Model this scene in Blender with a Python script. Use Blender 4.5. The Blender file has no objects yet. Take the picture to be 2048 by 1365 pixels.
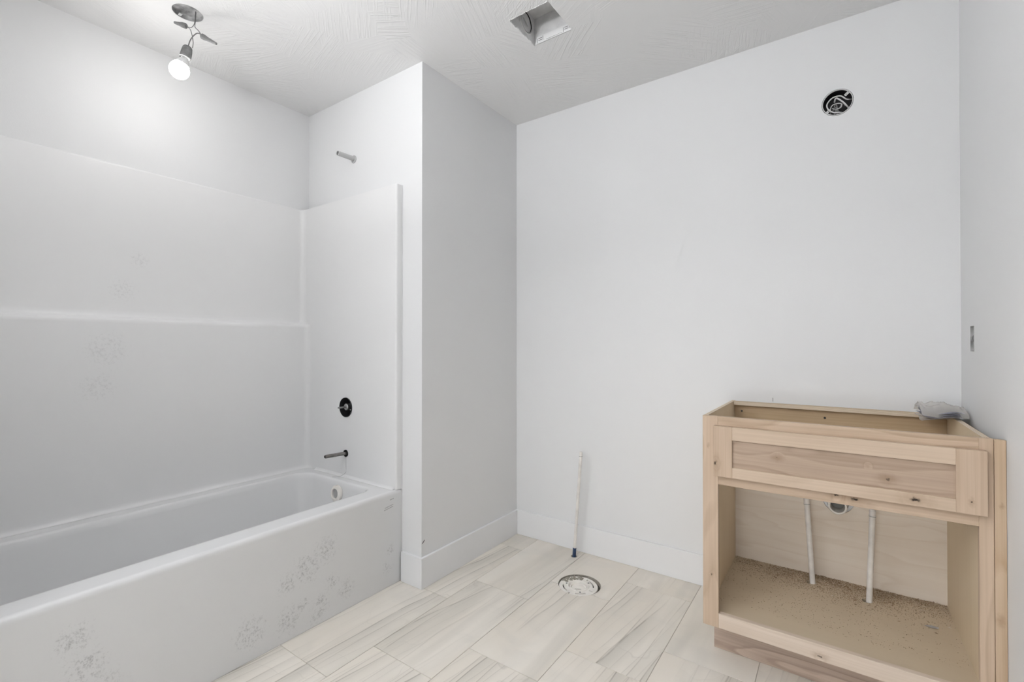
import bpy, bmesh, math, random
from mathutils import Vector, Matrix
random.seed(7)
PI = math.pi
scene = bpy.context.scene
COL = scene.collection

# ------------------------------------------------------------------ camera, world, exposure
cam = bpy.data.cameras.new('camera')
cam.sensor_fit = 'HORIZONTAL'; cam.sensor_width = 36.0; cam.lens = 933.28 / 2048 * 36.0
cam.clip_start = 0.02; cam.clip_end = 60
cam_o = bpy.data.objects.new('camera', cam); COL.objects.link(cam_o)
cam_o.location = (1.6095, -2.3458, 1.145)
cam_o.rotation_euler = (math.radians(90 + 0.4125), 0, math.radians(35.026))
scene.camera = cam_o

world = bpy.data.worlds.new('daylight'); scene.world = world; world.use_nodes = True
bg = world.node_tree.nodes['Background']
bg.inputs[0].default_value = (0.97, 0.985, 1.0, 1); bg.inputs[1].default_value = .15

vs = scene.view_settings
vs.view_transform = 'Standard'; vs.look = 'None'; vs.gamma = 1.0; vs.use_curve_mapping = False
vs.exposure = 0.0
BULB = 56.0
BOUNCE_GAP = (-2.3, -1.0)                            # added unseen opening in the right wall (y range), lessens bounce on the apron
# added fill light behind the viewer, aimed at the ceiling to bounce
ul = bpy.data.lights.new('bounce_fill', 'AREA'); ul.shape = 'DISK'; ul.size = .5; ul.energy = 48.5; ul.color = (.985, .99, 1)
ul_o = bpy.data.objects.new('bounce_fill', ul); COL.objects.link(ul_o)
ul_o.location = (.2, -2.75, 1.7); ul_o.rotation_euler = (PI, 0, 0)
# added fill spot low behind the viewer, brightens the vanity and back wall
sl = bpy.data.lights.new('fill_spot', 'SPOT'); sl.energy = 42; sl.spot_size = math.radians(70); sl.spot_blend = 1; sl.shadow_soft_size = .25; sl.color = (1, .995, .985)
sl_o = bpy.data.objects.new('fill_spot', sl); COL.objects.link(sl_o); sl_o.location = (1.35, -3.1, .75)
sl_o.rotation_euler = (Vector((1.32, -.3, .38)) - sl_o.location).to_track_quat('-Z', 'Y').to_euler()

# ------------------------------------------------------------------ materials
def new_mat(name):
    m = bpy.data.materials.new(name); m.use_nodes = True
    nt = m.node_tree
    return m, nt, nt.nodes, nt.links, nt.nodes['Principled BSDF']

def plain(name, col, rough=0.5, metal=0.0, bump=None, spec=None, mottle=0.0):
    m, nt, N, L, b = new_mat(name)
    b.inputs['Base Color'].default_value = (*col, 1)
    b.inputs['Roughness'].default_value = rough; b.inputs['Metallic'].default_value = metal
    if spec is not None: b.inputs['Specular IOR Level'].default_value = spec
    if bump or mottle:
        tc = N.new('ShaderNodeTexCoord')
    if bump:
        sc, st, dist = bump
        n = N.new('ShaderNodeTexNoise'); n.inputs['Scale'].default_value = sc; n.inputs['Detail'].default_value = 3
        L.new(tc.outputs['Object'], n.inputs['Vector'])
        bp = N.new('ShaderNodeBump'); bp.inputs['Strength'].default_value = st; bp.inputs['Distance'].default_value = dist
        L.new(n.outputs['Fac'], bp.inputs['Height']); L.new(bp.outputs['Normal'], b.inputs['Normal'])
    if mottle:
        n2 = N.new('ShaderNodeTexNoise'); n2.inputs['Scale'].default_value = 30; n2.inputs['Detail'].default_value = 4
        L.new(tc.outputs['Object'], n2.inputs['Vector'])
        r = N.new('ShaderNodeValToRGB')
        r.color_ramp.elements[0].position = .35; r.color_ramp.elements[1].position = .65
        r.color_ramp.elements[0].color = tuple(c * (1 - mottle) for c in col) + (1,)
        r.color_ramp.elements[1].color = tuple(min(1, c * (1 + mottle * .5)) for c in col) + (1,)
        L.new(n2.outputs['Fac'], r.inputs['Fac']); L.new(r.outputs['Color'], b.inputs['Base Color'])
    return m

def math_node(N, L, op, a, b=None, clamp=False):
    n = N.new('ShaderNodeMath'); n.operation = op; n.use_clamp = clamp
    for i, v in enumerate((a, b)):
        if v is None: continue
        if isinstance(v, (int, float)): n.inputs[i].default_value = v
        else: L.new(v, n.inputs[i])
    return n.outputs[0]

def mix_col(N, L, fac, a, b, mode='MIX'):
    n = N.new('ShaderNodeMix'); n.data_type = 'RGBA'; n.blend_type = mode
    for sock, v in ((n.inputs[0], fac), (n.inputs[6], a), (n.inputs[7], b)):
        if isinstance(v, (int, float)): sock.default_value = v
        elif isinstance(v, tuple): sock.default_value = (*v, 1) if len(v) == 3 else v
        else: L.new(v, sock)
    return n.outputs[2]

def spot_mask(N, L, vec, spots, squash=(1, 1, 1)):
    """max of soft round masks round the given points (for stains, knots)"""
    out = None
    for (x, y, z, r) in spots:
        s = N.new('ShaderNodeVectorMath'); s.operation = 'SUBTRACT'; L.new(vec, s.inputs[0]); s.inputs[1].default_value = (x, y, z)
        q = N.new('ShaderNodeVectorMath'); q.operation = 'MULTIPLY'; L.new(s.outputs[0], q.inputs[0]); q.inputs[1].default_value = squash
        ln = N.new('ShaderNodeVectorMath'); ln.operation = 'LENGTH'; L.new(q.outputs[0], ln.inputs[0])
        mr = N.new('ShaderNodeMapRange'); mr.interpolation_type = 'SMOOTHSTEP'
        L.new(ln.outputs['Value'], mr.inputs[0])
        mr.inputs[1].default_value = r; mr.inputs[2].default_value = r * .15; mr.inputs[3].default_value = 0; mr.inputs[4].default_value = 1
        out = mr.outputs[0] if out is None else math_node(N, L, 'MAXIMUM', out, mr.outputs[0])
    return out

WALLC = (.854, .858, .864)
M = {}
M['wall'] = plain('wall_paint', WALLC, .55, bump=(260, .16, .0012), spec=.3)
M['trim'] = plain('trim_paint', (.90, .905, .915), .35, bump=(40, .05, .001))
M['grout'] = plain('grout', (.58, .53, .465), .9)
M['pvc'] = plain('white_pvc', (.92, .885, .83), .4, mottle=.06)
M['pex'] = plain('pex_pipe', (.90, .87, .835), .35, mottle=.10)
M['fanpaint'] = plain('galvanised_sheet', (.84, .84, .84), .45, .0, mottle=.08)
M['fanflange'] = plain('white_sheet_flange', (.90, .90, .90), .4)
M['dark'] = plain('dark_cavity', (.012, .012, .013), .8)
M['black'] = plain('black_plastic', (.025, .025, .027), .5)
M['steel'] = plain('dull_steel', (.36, .36, .36), .35, .85, mottle=.2)
M['copper'] = plain('dark_copper', (.24, .23, .22), .3, .8, mottle=.25)
M['galv'] = plain('galvanised_box', (.46, .46, .46), .55, .2, mottle=.5)
M['wire'] = plain('wire_insulation', (.16, .16, .16), .5)
M['wirew'] = plain('white_wire', (.74, .74, .74), .45)
M['nut'] = plain('grey_wire_nut', (.22, .22, .22), .55, mottle=.3)
M['socket'] = plain('grey_socket', (.20, .20, .20), .5, mottle=.6)
M['led'] = plain('led_collar', (.75, .75, .75), .4)
M['blue'] = plain('blue_sleeve', (.02, .045, .11), .4)
M['paper'] = plain('white_paper', (.80, .80, .88), .7)
M['subfloor'] = plain('subfloor', (.17, .155, .13), .9, mottle=.5)
M['scrap'] = plain('paint_chip', (.85, .83, .82), .6)
M['gouge'] = plain('dark_metal_bead', (.03, .03, .035), .6)

def make_ceiling():
    m, nt, N, L, b = new_mat('brushed_ceiling')
    b.inputs['Base Color'].default_value = (.87, .87, .87, 1); b.inputs['Roughness'].default_value = .7
    b.inputs['Specular IOR Level'].default_value = .25
    tc = N.new('ShaderNodeTexCoord')
    hs = []
    for k, (sc, off) in enumerate(((4.2, 0.0), (3.6, 7.3))):
        mp = N.new('ShaderNodeMapping'); mp.inputs['Location'].default_value = (off, off * .7, 0); L.new(tc.outputs['Object'], mp.inputs[0])
        wv = N.new('ShaderNodeTexNoise'); wv.inputs['Scale'].default_value = 5; L.new(mp.outputs[0], wv.inputs['Vector'])
        ad = N.new('ShaderNodeVectorMath'); ad.operation = 'MULTIPLY_ADD'; ad.inputs[1].default_value = (.12, .12, 0)
        L.new(wv.outputs['Color'], ad.inputs[0]); L.new(mp.outputs[0], ad.inputs[2])
        vo = N.new('ShaderNodeTexVoronoi'); vo.inputs['Scale'].default_value = sc; vo.voronoi_dimensions = '2D'
        L.new(ad.outputs[0], vo.inputs['Vector'])
        sp = N.new('ShaderNodeSeparateColor'); L.new(vo.outputs['Color'], sp.inputs[0])
        ang = math_node(N, L, 'MULTIPLY', sp.outputs[0], 6.283)
        rot = N.new('ShaderNodeVectorRotate'); rot.rotation_type = 'Z_AXIS'; L.new(mp.outputs[0], rot.inputs['Vector']); L.new(ang, rot.inputs['Angle'])
        ms = N.new('ShaderNodeMapping'); ms.inputs['Scale'].default_value = (62, 3.2, 1); L.new(rot.outputs[0], ms.inputs[0])
        nz = N.new('ShaderNodeTexNoise'); nz.inputs['Scale'].default_value = 1; nz.inputs['Detail'].default_value = 1.5; L.new(ms.outputs[0], nz.inputs['Vector'])
        rg = math_node(N, L, 'ABSOLUTE', math_node(N, L, 'SUBTRACT', nz.outputs['Fac'], .52))
        mr = N.new('ShaderNodeMapRange'); mr.inputs[1].default_value = .075; mr.inputs[2].default_value = .0; L.new(rg, mr.inputs[0])
        # each dab fades towards the edge of its cell and differs in strength
        fd = N.new('ShaderNodeMapRange'); fd.inputs[1].default_value = .8; fd.inputs[2].default_value = .35; L.new(vo.outputs['Distance'], fd.inputs[0])
        h = math_node(N, L, 'MULTIPLY', mr.outputs[0], fd.outputs[0])
        hs.append(math_node(N, L, 'MULTIPLY', h, sp.outputs[1]))
    h = math_node(N, L, 'MAXIMUM', hs[0], hs[1])
    bp = N.new('ShaderNodeBump'); bp.inputs['Strength'].default_value = .5; bp.inputs['Distance'].default_value = .0028
    L.new(h, bp.inputs['Height']); L.new(bp.outputs['Normal'], b.inputs['Normal'])
    return m
M['ceiling'] = make_ceiling()

def make_tub(name, stains, scratches=True, stain=.5, stain_scale=100, rough=.22, base=(.80, .80, .803)):
    m, nt, N, L, b = new_mat(name)
    b.inputs['Roughness'].default_value = rough
    tc = N.new('ShaderNodeTexCoord'); V = tc.outputs['Object']
    n = N.new('ShaderNodeTexNoise'); n.inputs['Scale'].default_value = stain_scale; n.inputs['Detail'].default_value = 5; n.inputs['Roughness'].default_value = .75
    L.new(V, n.inputs['Vector'])
    col = base
    if stains:
        mask = spot_mask(N, L, V, [(x, y, z, r * 1.2) for x, y, z, r in stains])
        th = math_node(N, L, 'MULTIPLY', mask, .15)
        v = math_node(N, L, 'ADD', n.outputs['Fac'], th)
        r = N.new('ShaderNodeMapRange'); r.inputs[1].default_value = .63; r.inputs[2].default_value = .86; L.new(v, r.inputs[0])
        f = math_node(N, L, 'MULTIPLY', r.outputs[0], mask)
        col = mix_col(N, L, math_node(N, L, 'MULTIPLY', f, 1.5 * stain, True), base, (.34, .34, .34))
    if scratches:
        n2 = N.new('ShaderNodeTexNoise'); n2.inputs['Scale'].default_value = 110; n2.inputs['Detail'].default_value = 2; L.new(V, n2.inputs['Vector'])
        g = N.new('ShaderNodeTexNoise'); g.inputs['Scale'].default_value = 1.7; L.new(V, g.inputs['Vector'])
        r2 = N.new('ShaderNodeMapRange'); r2.inputs[1].default_value = .77; r2.inputs[2].default_value = .84; L.new(n2.outputs['Fac'], r2.inputs[0])
        g2 = N.new('ShaderNodeMapRange'); g2.inputs[1].default_value = .15; g2.inputs[2].default_value = .7; L.new(g.outputs['Fac'], g2.inputs[0])
        f2 = math_node(N, L, 'MULTIPLY', math_node(N, L, 'MULTIPLY', r2.outputs[0], g2.outputs[0]), .35)
        col = mix_col(N, L, f2, col, (.45, .45, .45))
    if isinstance(col, tuple): b.inputs['Base Color'].default_value = (*col, 1)
    else: L.new(col, b.inputs['Base Color'])
    return m
APX = -.136
TUBL, SURL = Vector((-.53, -1.55, 0)), Vector((-.9, -1.55, .444))
loc_ = lambda o, pts: [(x - o.x, y - o.y, z - o.z, r) for x, y, z, r in pts]
M['tub'] = make_tub('tub_acrylic', loc_(TUBL, [(APX, -1.50, .10, .09), (APX, -1.36, .075, .08), (APX, -1.30, .11, .05), (APX, -1.225, .075, .07), (APX, -1.24, .03, .05), (APX, -1.10, .09, .07),
        (APX, -1.17, .15, .05), (APX, -1.28, .25, .10), (APX, -1.20, .29, .09), (APX, -1.36, .22, .07), (APX, -1.98, .32, .07), (APX, -1.95, .23, .08), (APX, -1.93, .14, .10), (APX, -.88, .09, .05), (APX, -.86, .17, .04), (APX, -1.222, .073, .019), (APX, -1.226, .073, .019)]), base=(.828, .83, .834))
M['surround'] = make_tub('surround_acrylic', loc_(SURL, [(-.884, -1.72, 1.12, .12), (-.884, -1.75, .97, .10), (-.93, -1.66, 1.38, .08), (-.93, -1.60, 1.52, .06)]), stain=.18, rough=.32, base=(.875, .875, .877))

def make_tile():
    m, nt, N, L, b = new_mat('veined_porcelain')
    tc = N.new('ShaderNodeTexCoord'); oi = N.new('ShaderNodeObjectInfo')
    of = N.new('ShaderNodeVectorMath'); of.operation = 'MULTIPLY_ADD'
    cmb = N.new('ShaderNodeCombineXYZ')
    for i, k in enumerate((37.0, 91.0, 53.0)): L.new(math_node(N, L, 'MULTIPLY', oi.outputs['Random'], k), cmb.inputs[i])
    ad = N.new('ShaderNodeVectorMath'); ad.operation = 'ADD'; L.new(tc.outputs['Object'], ad.inputs[0]); L.new(cmb.outputs[0], ad.inputs[1])
    P = ad.outputs[0]
    def noise(scale, detail=3, vec=P, stretch=None, dist=0, rot=0):
        if stretch or rot:
            mp = N.new('ShaderNodeMapping'); mp.inputs['Scale'].default_value = stretch or (1, 1, 1); mp.inputs['Rotation'].default_value = (0, 0, rot); L.new(vec, mp.inputs[0]); vec = mp.outputs[0]
        n = N.new('ShaderNodeTexNoise'); n.inputs['Scale'].default_value = scale; n.inputs['Detail'].default_value = detail; n.inputs['Distortion'].default_value = dist
        L.new(vec, n.inputs['Vector']); return n.outputs['Fac']
    def rng(v, a, c, lo=0.0, hi=1.0):
        r = N.new('ShaderNodeMapRange'); r.inputs[1].default_value = a; r.inputs[2].default_value = c; r.inputs[3].default_value = lo; r.inputs[4].default_value = hi
        L.new(v, r.inputs[0]); return r.outputs[0]
    light, warm, grey = (.895, .845, .77), (.835, .77, .68), (.615, .585, .525)
    c = mix_col(N, L, rng(noise(1, 4, stretch=(3, .9, 1), dist=.6), .38, .66), light, warm)
    # broad grey bands that run along the tile
    band = rng(noise(1, 4, stretch=(5.5, .55, 1), dist=.5, rot=.07), .50, .68)
    c = mix_col(N, L, math_node(N, L, 'MULTIPLY', band, .55), c, grey)
    cloud = rng(noise(3.2, 5, stretch=(1, 1.5, 1), dist=1.2), .52, .75)
    c = mix_col(N, L, math_node(N, L, 'MULTIPLY', cloud, .35), c, (.69, .665, .615))
    # veins: wavering lines along the tile, each with a soft grey shade on one side
    for (K, A, st, rot, w, amt, shade, colr) in ((6.5, .85, (1.9, .55, 1), .09, .026, .85, .60, (.27, .235, .185)), (12.0, .95, (3.0, .6, 1), .05, .036, .60, .30, (.36, .32, .265)), (23.0, 1.2, (4.0, .7, 1), .12, .05, .40, .15, (.45, .41, .355)), (3.0, 1.6, (2.5, 1.8, 1), .75, .010, .25, .10, (.45, .42, .37))):
        mp = N.new('ShaderNodeMapping'); mp.inputs['Rotation'].default_value = (0, 0, rot); L.new(P, mp.inputs[0])
        sx = N.new('ShaderNodeSeparateXYZ'); L.new(mp.outputs[0], sx.inputs[0])
        nz = noise(1, 3, stretch=st, rot=rot)
        v = math_node(N, L, 'FRACT', math_node(N, L, 'ADD', math_node(N, L, 'MULTIPLY', sx.outputs[0], K), math_node(N, L, 'MULTIPLY', nz, A * 2)))
        line = rng(math_node(N, L, 'ABSOLUTE', math_node(N, L, 'SUBTRACT', v, .5)), w, 0.0)
        side = math_node(N, L, 'MULTIPLY', rng(v, .49, .52), rng(v, .95, .5))
        brk = rng(noise(1, 2, stretch=(3.5, .9, 1)), .42, .60)
        brk2 = math_node(N, L, 'MULTIPLY', brk, rng(noise(9, 2), .25, .5))
        c = mix_col(N, L, math_node(N, L, 'MULTIPLY', math_node(N, L, 'MULTIPLY', side, brk), shade), c, grey)
        c = mix_col(N, L, math_node(N, L, 'MULTIPLY', math_node(N, L, 'MULTIPLY', line, brk2), amt), c, colr)
    L.new(c, b.inputs['Base Color'])
    b.inputs['Roughness'].default_value = .38
    return m
M['tile'] = make_tile()

def make_wood(name, grain='X', light=(.70, .545, .40), dark=(.57, .42, .285), knots=(), ring=7.0, figure=1.0, streak=.35):
    m, nt, N, L, b = new_mat(name)
    tc = N.new('ShaderNodeTexCoord'); oi = N.new('ShaderNodeObjectInfo')
    cmb = N.new('ShaderNodeCombineXYZ')
    for i, k in enumerate((17.0, 29.0, 43.0)): L.new(math_node(N, L, 'MULTIPLY', oi.outputs['Random'], k), cmb.inputs[i])
    V = tc.outputs['Object']
    # grain bends round the knots
    ad = N.new('ShaderNodeVectorMath'); ad.operation = 'ADD'; L.new(V, ad.inputs[0]); L.new(cmb.outputs[0], ad.inputs[1])
    P = ad.outputs[0]
    a, c_ = (1.3, 8.0), (2.5, 160.0)
    s1 = {'X': (a[0], a[1], a[1]), 'Y': (a[1], a[0], a[1]), 'Z': (a[1], a[1], a[0])}[grain]
    s2 = {'X': (c_[0], c_[1], c_[1]), 'Y': (c_[1], c_[0], c_[1]), 'Z': (c_[1], c_[1], c_[0])}[grain]
    def noise(st, detail, dist=0.0):
        mp = N.new('ShaderNodeMapping'); mp.inputs['Scale'].default_value = st; L.new(P, mp.inputs[0])
        n = N.new('ShaderNodeTexNoise'); n.inputs['Scale'].default_value = 1; n.inputs['Detail'].default_value = detail; n.inputs['Distortion'].default_value = dist
        L.new(mp.outputs[0], n.inputs['Vector']); return n.outputs['Fac']
    n1 = noise(s1, 2, .25)
    if knots:
        km0 = spot_mask(N, L, V, [(x, y, z, r * 3.2) for x, y, z, r in knots])
        n1 = math_node(N, L, 'ADD', n1, math_node(N, L, 'MULTIPLY', km0, .07))
    rings = math_node(N, L, 'FRACT', math_node(N, L, 'MULTIPLY', n1, ring))
    r = N.new('ShaderNodeValToRGB'); L.new(rings, r.inputs['Fac'])
    e = r.color_ramp.elements
    e[0].position = 0; e[0].color = (0, 0, 0, 1); e[1].position = 1; e[1].color = (.15, .15, .15, 1)
    k = e.new(.72); k.color = (.45, .45, .45, 1); k = e.new(.9); k.color = (1, 1, 1, 1)
    fib = noise(s2, 3)
    broad = N.new('ShaderNodeMapRange'); broad.inputs[1].default_value = .3; broad.inputs[2].default_value = .7; L.new(n1, broad.inputs[0])
    f = math_node(N, L, 'ADD', math_node(N, L, 'MULTIPLY', r.outputs['Color'], .62 * figure), math_node(N, L, 'MULTIPLY', broad.outputs[0], .32))
    fr = N.new('ShaderNodeMapRange'); fr.inputs[1].default_value = .35; fr.inputs[2].default_value = .7; L.new(fib, fr.inputs[0])
    f = math_node(N, L, 'ADD', f, math_node(N, L, 'MULTIPLY', fr.outputs[0], streak), True)
    col = mix_col(N, L, f, light, dark)
    if knots:
        sq = {'X': (.5, 1, 1), 'Y': (1, .5, 1), 'Z': (1, 1, .5)}[grain]
        wn = N.new('ShaderNodeTexNoise'); wn.inputs['Scale'].default_value = 95; wn.inputs['Detail'].default_value = 2; L.new(V, wn.inputs['Vector'])
        wv = N.new('ShaderNodeVectorMath'); wv.operation = 'MULTIPLY_ADD'; wv.inputs[1].default_value = (.016, .016, .016); L.new(wn.outputs['Color'], wv.inputs[0]); L.new(V, wv.inputs[2])
        wo = N.new('ShaderNodeVectorMath'); wo.operation = 'SUBTRACT'; wo.inputs[1].default_value = (.008, .008, .008); L.new(wv.outputs[0], wo.inputs[0])
        V = wo.outputs[0]
        col = mix_col(N, L, math_node(N, L, 'MULTIPLY', spot_mask(N, L, V, [(x, y, z, r * 2.4) for x, y, z, r in knots], sq), .42), col, (.33, .22, .14))
        wob = N.new('ShaderNodeTexNoise'); wob.inputs['Scale'].default_value = 120; L.new(V, wob.inputs['Vector'])
        core = math_node(N, L, 'MULTIPLY', spot_mask(N, L, V, [(x, y, z, r * .62) for x, y, z, r in knots], sq), math_node(N, L, 'ADD', wob.outputs['Fac'], .6), True)
        col = mix_col(N, L, core, col, (.035, .024, .016))
    L.new(col, b.inputs['Base Color']); b.inputs['Roughness'].default_value = .55
    b.inputs['Specular IOR Level'].default_value = .3
    return m

# ------------------------------------------------------------------ mesh helpers
LOC = {}
def link(name, me, parent=None, mat=None):
    o = bpy.data.objects.new(name, me); COL.objects.link(o)
    if parent is not None: o.parent = parent
    if mat is not None: me.materials.append(mat)
    return o

def base_of(parent):
    while parent is not None:
        if parent.name in LOC: return LOC[parent.name]
        parent = parent.parent
    return Vector((0, 0, 0))

def tag(o, label=None, cat=None, group=None, kind=None):
    if label: o['label'] = label
    if cat: o['category'] = cat
    if group: o['group'] = group
    if kind: o['kind'] = kind
    return o

def thing(name, label, cat, loc, group=None):
    o = bpy.data.objects.new(name, None); COL.objects.link(o)
    o.empty_display_size = .02; o.location = loc; LOC[o.name] = Vector(loc)
    return tag(o, label, cat, group)

def obj(name, bm, mat, parent=None, smooth=False, loc=None, label=None):
    """link a bmesh in world coordinates as one object under parent (or with its own origin at loc)"""
    off = base_of(parent) if parent is not None else Vector(loc or (0, 0, 0))
    bmesh.ops.recalc_face_normals(bm, faces=bm.faces[:])
    if off.length: bmesh.ops.translate(bm, verts=bm.verts[:], vec=-off)
    me = bpy.data.meshes.new(name); bm.to_mesh(me); bm.free()
    if smooth:
        me.polygons.foreach_set('use_smooth', [True] * len(me.polygons))
        if smooth != 'all': me.set_sharp_from_angle(angle=math.radians(40))
    o = link(name, me, parent, mat)
    if parent is None and off.length: o.location = off
    if parent is None: LOC[o.name] = off
    if label: o['label'] = label
    return o

def struct(name, bm, mat, label=None, cat=None, smooth=False):
    return tag(obj(name, bm, mat, None, smooth), label, cat, kind='structure')

def box(bm, x0, x1, y0, y1, z0, z1, bev=0.0, seg=1):
    r = bmesh.ops.create_cube(bm, size=1.0); v = r['verts']
    bmesh.ops.scale(bm, vec=(x1 - x0, y1 - y0, z1 - z0), verts=v)
    bmesh.ops.translate(bm, vec=((x0 + x1) / 2, (y0 + y1) / 2, (z0 + z1) / 2), verts=v)
    if bev:
        es = list({e for q in v for e in q.link_edges})
        bmesh.ops.bevel(bm, geom=es, offset=bev, segments=seg, profile=.5, affect='EDGES')
    return bm

def B(*a, **k): return box(bmesh.new(), *a, **k)

def frame(d):
    d = Vector(d).normalized(); u = d.orthogonal().normalized(); return d, u, d.cross(u)

def tube(bm, pts, rad, seg=12, caps=True):
    pts = [Vector(p) for p in pts]
    rads = rad if isinstance(rad, (list, tuple)) else [rad] * len(pts)
    d0 = (pts[1] - pts[0]).normalized(); u = d0.orthogonal().normalized(); rings = []
    for i, p in enumerate(pts):
        d = (pts[min(i + 1, len(pts) - 1)] - pts[max(i - 1, 0)])
        if d.length < 1e-9: d = d0
        d = d.normalized(); u = (u - d * u.dot(d))
        u = u.normalized() if u.length > 1e-6 else d.orthogonal().normalized()
        w = d.cross(u)
        rings.append([bm.verts.new(p + (u * math.cos(2 * PI * k / seg) + w * math.sin(2 * PI * k / seg)) * rads[i]) for k in range(seg)])
    for a, b in zip(rings, rings[1:]):
        for k in range(seg): bm.faces.new((a[k], a[(k + 1) % seg], b[(k + 1) % seg], b[k]))
    if caps:
        bm.faces.new(rings[0][::-1]); bm.faces.new(rings[-1])
    return bm

def lathe(bm, prof, origin, axis, seg=24, squash=1.0):
    """prof: (radius, distance along axis); radius 0 closes on the axis"""
    d, u, w = frame(axis); o = Vector(origin); rings = []
    for r, t in prof:
        if r < 1e-7: rings.append([bm.verts.new(o + d * t)])
        else: rings.append([bm.verts.new(o + d * t + (u * math.cos(2 * PI * k / seg) + w * math.sin(2 * PI * k / seg) * squash) * r) for k in range(seg)])
    for a, b in zip(rings, rings[1:]):
        for k in range(seg):
            k2 = (k + 1) % seg
            f = [a[k % len(a)]] + ([a[k2]] if len(a) > 1 else []) + ([b[k2]] if len(b) > 1 else []) + [b[k % len(b)]]
            if len(f) > 2: bm.faces.new(f)
    return bm

def smooth_path(pts, n=6):
    pts = [Vector(p) for p in pts]; out = []
    for i in range(len(pts) - 1):
        p0, p1, p2, p3 = pts[max(i - 1, 0)], pts[i], pts[i + 1], pts[min(i + 2, len(pts) - 1)]
        for k in range(n):
            t = k / n
            out.append(.5 * ((2 * p1) + (-p0 + p2) * t + (2 * p0 - 5 * p1 + 4 * p2 - p3) * t * t + (-p0 + 3 * p1 - 3 * p2 + p3) * t ** 3))
    return out + [pts[-1]]

def cut(o, cutters):
    """subtract the bmeshes (world coordinates) from o's mesh"""
    off = base_of(o)
    tmp = []
    for c in cutters:
        bmesh.ops.recalc_face_normals(c, faces=c.faces[:])
        bmesh.ops.translate(c, verts=c.verts[:], vec=-off)
        me = bpy.data.meshes.new('cutter'); c.to_mesh(me); c.free()
        q = bpy.data.objects.new('cutter', me); COL.objects.link(q); q.location = o.location if o.parent is None else off
        md = o.modifiers.new('cut', 'BOOLEAN'); md.object = q; md.operation = 'DIFFERENCE'; md.solver = 'EXACT'
        tmp.append(q)
    bpy.context.view_layer.update()
    dg = bpy.context.evaluated_depsgraph_get()
    me2 = bpy.data.meshes.new_from_object(o.evaluated_get(dg))
    o.modifiers.clear(); old = o.data; nm = old.name; o.data = me2; bpy.data.meshes.remove(old); me2.name = nm
    for q in tmp:
        me = q.data; bpy.data.objects.remove(q); bpy.data.meshes.remove(me)
    return o

def disc_cyl(c, axis, r, h, seg=32, squash=1.0):
    """closed cylinder centred on c, half height h"""
    return lathe(bmesh.new(), [(0, -h), (r, -h), (r, h), (0, h)], c, axis, seg, squash)

# ------------------------------------------------------------------ room
XL, XR, LB, H, YN = -.9398, 1.976, -.789, 2.4853, -3.30
YT = -2.305                                   # near end of the tub alcove
LIGHT = Vector((-.541, -1.561, H))
SC = Vector((1.608, 0, 2.146))
FL = Vector((.592, -.334, 0))
SP = Vector((.432, -.081, 0))

w = struct('wall_back', B(-.02, XR + .12, 0, .12, -.12, H + .14), M['wall'], 'white painted back wall behind the wooden vanity and the toilet flange', 'wall')
cut(w, [disc_cyl((SC.x, .03, SC.z), (0, 1, 0), .0545, .06, 40), disc_cyl((1.602, .05, .490), (0, 1, 0), .036, .06, 24)])
struct('wall_left', B(XL - .12, XL, YT - .12, LB + .1, -.12, H + .14), M['wall'], 'white long wall above the bathtub surround', 'wall')
def prism(pts, z0, z1):
    bm = bmesh.new(); lo = [bm.verts.new((x, y, z0)) for x, y in pts]; hi = [bm.verts.new((x, y, z1)) for x, y in pts]; n = len(pts)
    for k in range(n): bm.faces.new((lo[k], lo[(k + 1) % n], hi[(k + 1) % n], hi[k]))
    bm.faces.new(lo[::-1]); bm.faces.new(hi); return bm
w = struct('wall_alcove', prism([(XL, LB), (0, LB), (-.1, LB + .1), (XL, LB + .1)], -.12, H + .14), M['wall'], 'white end wall of the tub alcove with the bare shower pipe', 'wall')
cut(w, [disc_cyl((-.528, LB, .812), (0, 1, 0), .060, .085), disc_cyl((-.527, LB, .569), (0, 1, 0), .022, .085)])
wc = struct('wall_chase', prism([(0, LB), (0, 0), (-.1, 0), (-.1, LB + .1)], -.12, H + .14), M['wall'], 'white side of the boxed-out wall between tub and back wall', 'wall')
wr = struct('wall_right', B(XR, XR + .12, YN, 0, -.12, H + .14), M['wall'], 'white wall on the right against which the vanity stands', 'wall')
cut(wr, [B(XR - .1, XR + .3, BOUNCE_GAP[0], BOUNCE_GAP[1], 0, 2.05)])
OB = (-.175, 1.164)                           # outlet box centre (y, z)
cut(wr, [B(XR - .02, XR + .07, OB[0] - .026, OB[0] + .026, OB[1] - .043, OB[1] + .043)])
struct('wall_near', B(XL, 0, YT - .12, YT, -.12, H + .14), M['wall'], 'white wall closing the near end of the tub alcove', 'wall')
struct('wall_rear', B(-.12, XR + .12, YN - .12, YN, -.12, H + .14), M['wall'], 'white wall behind the viewer', 'wall')
struct('wall_passage', B(-.12, 0, YN, YT - .12, -.12, H + .14), M['wall'], 'white wall past the near end of the tub', 'wall')
ce = struct('ceiling', B(XL - .1, XR + .1, YN, .1, H, H + .2), M['ceiling'], 'white ceiling with brushed crow-foot plaster texture', 'ceiling')
VX0, VX1, VY0, VY1, VZ = .495, .685, -.782, -.580, H + .118
cut(ce, [disc_cyl((LIGHT.x, LIGHT.y, H), (0, 0, 1), .053, .05, 36), B(VX0, VX1, VY0, VY1, H - .05, VZ + .01)])
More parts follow.
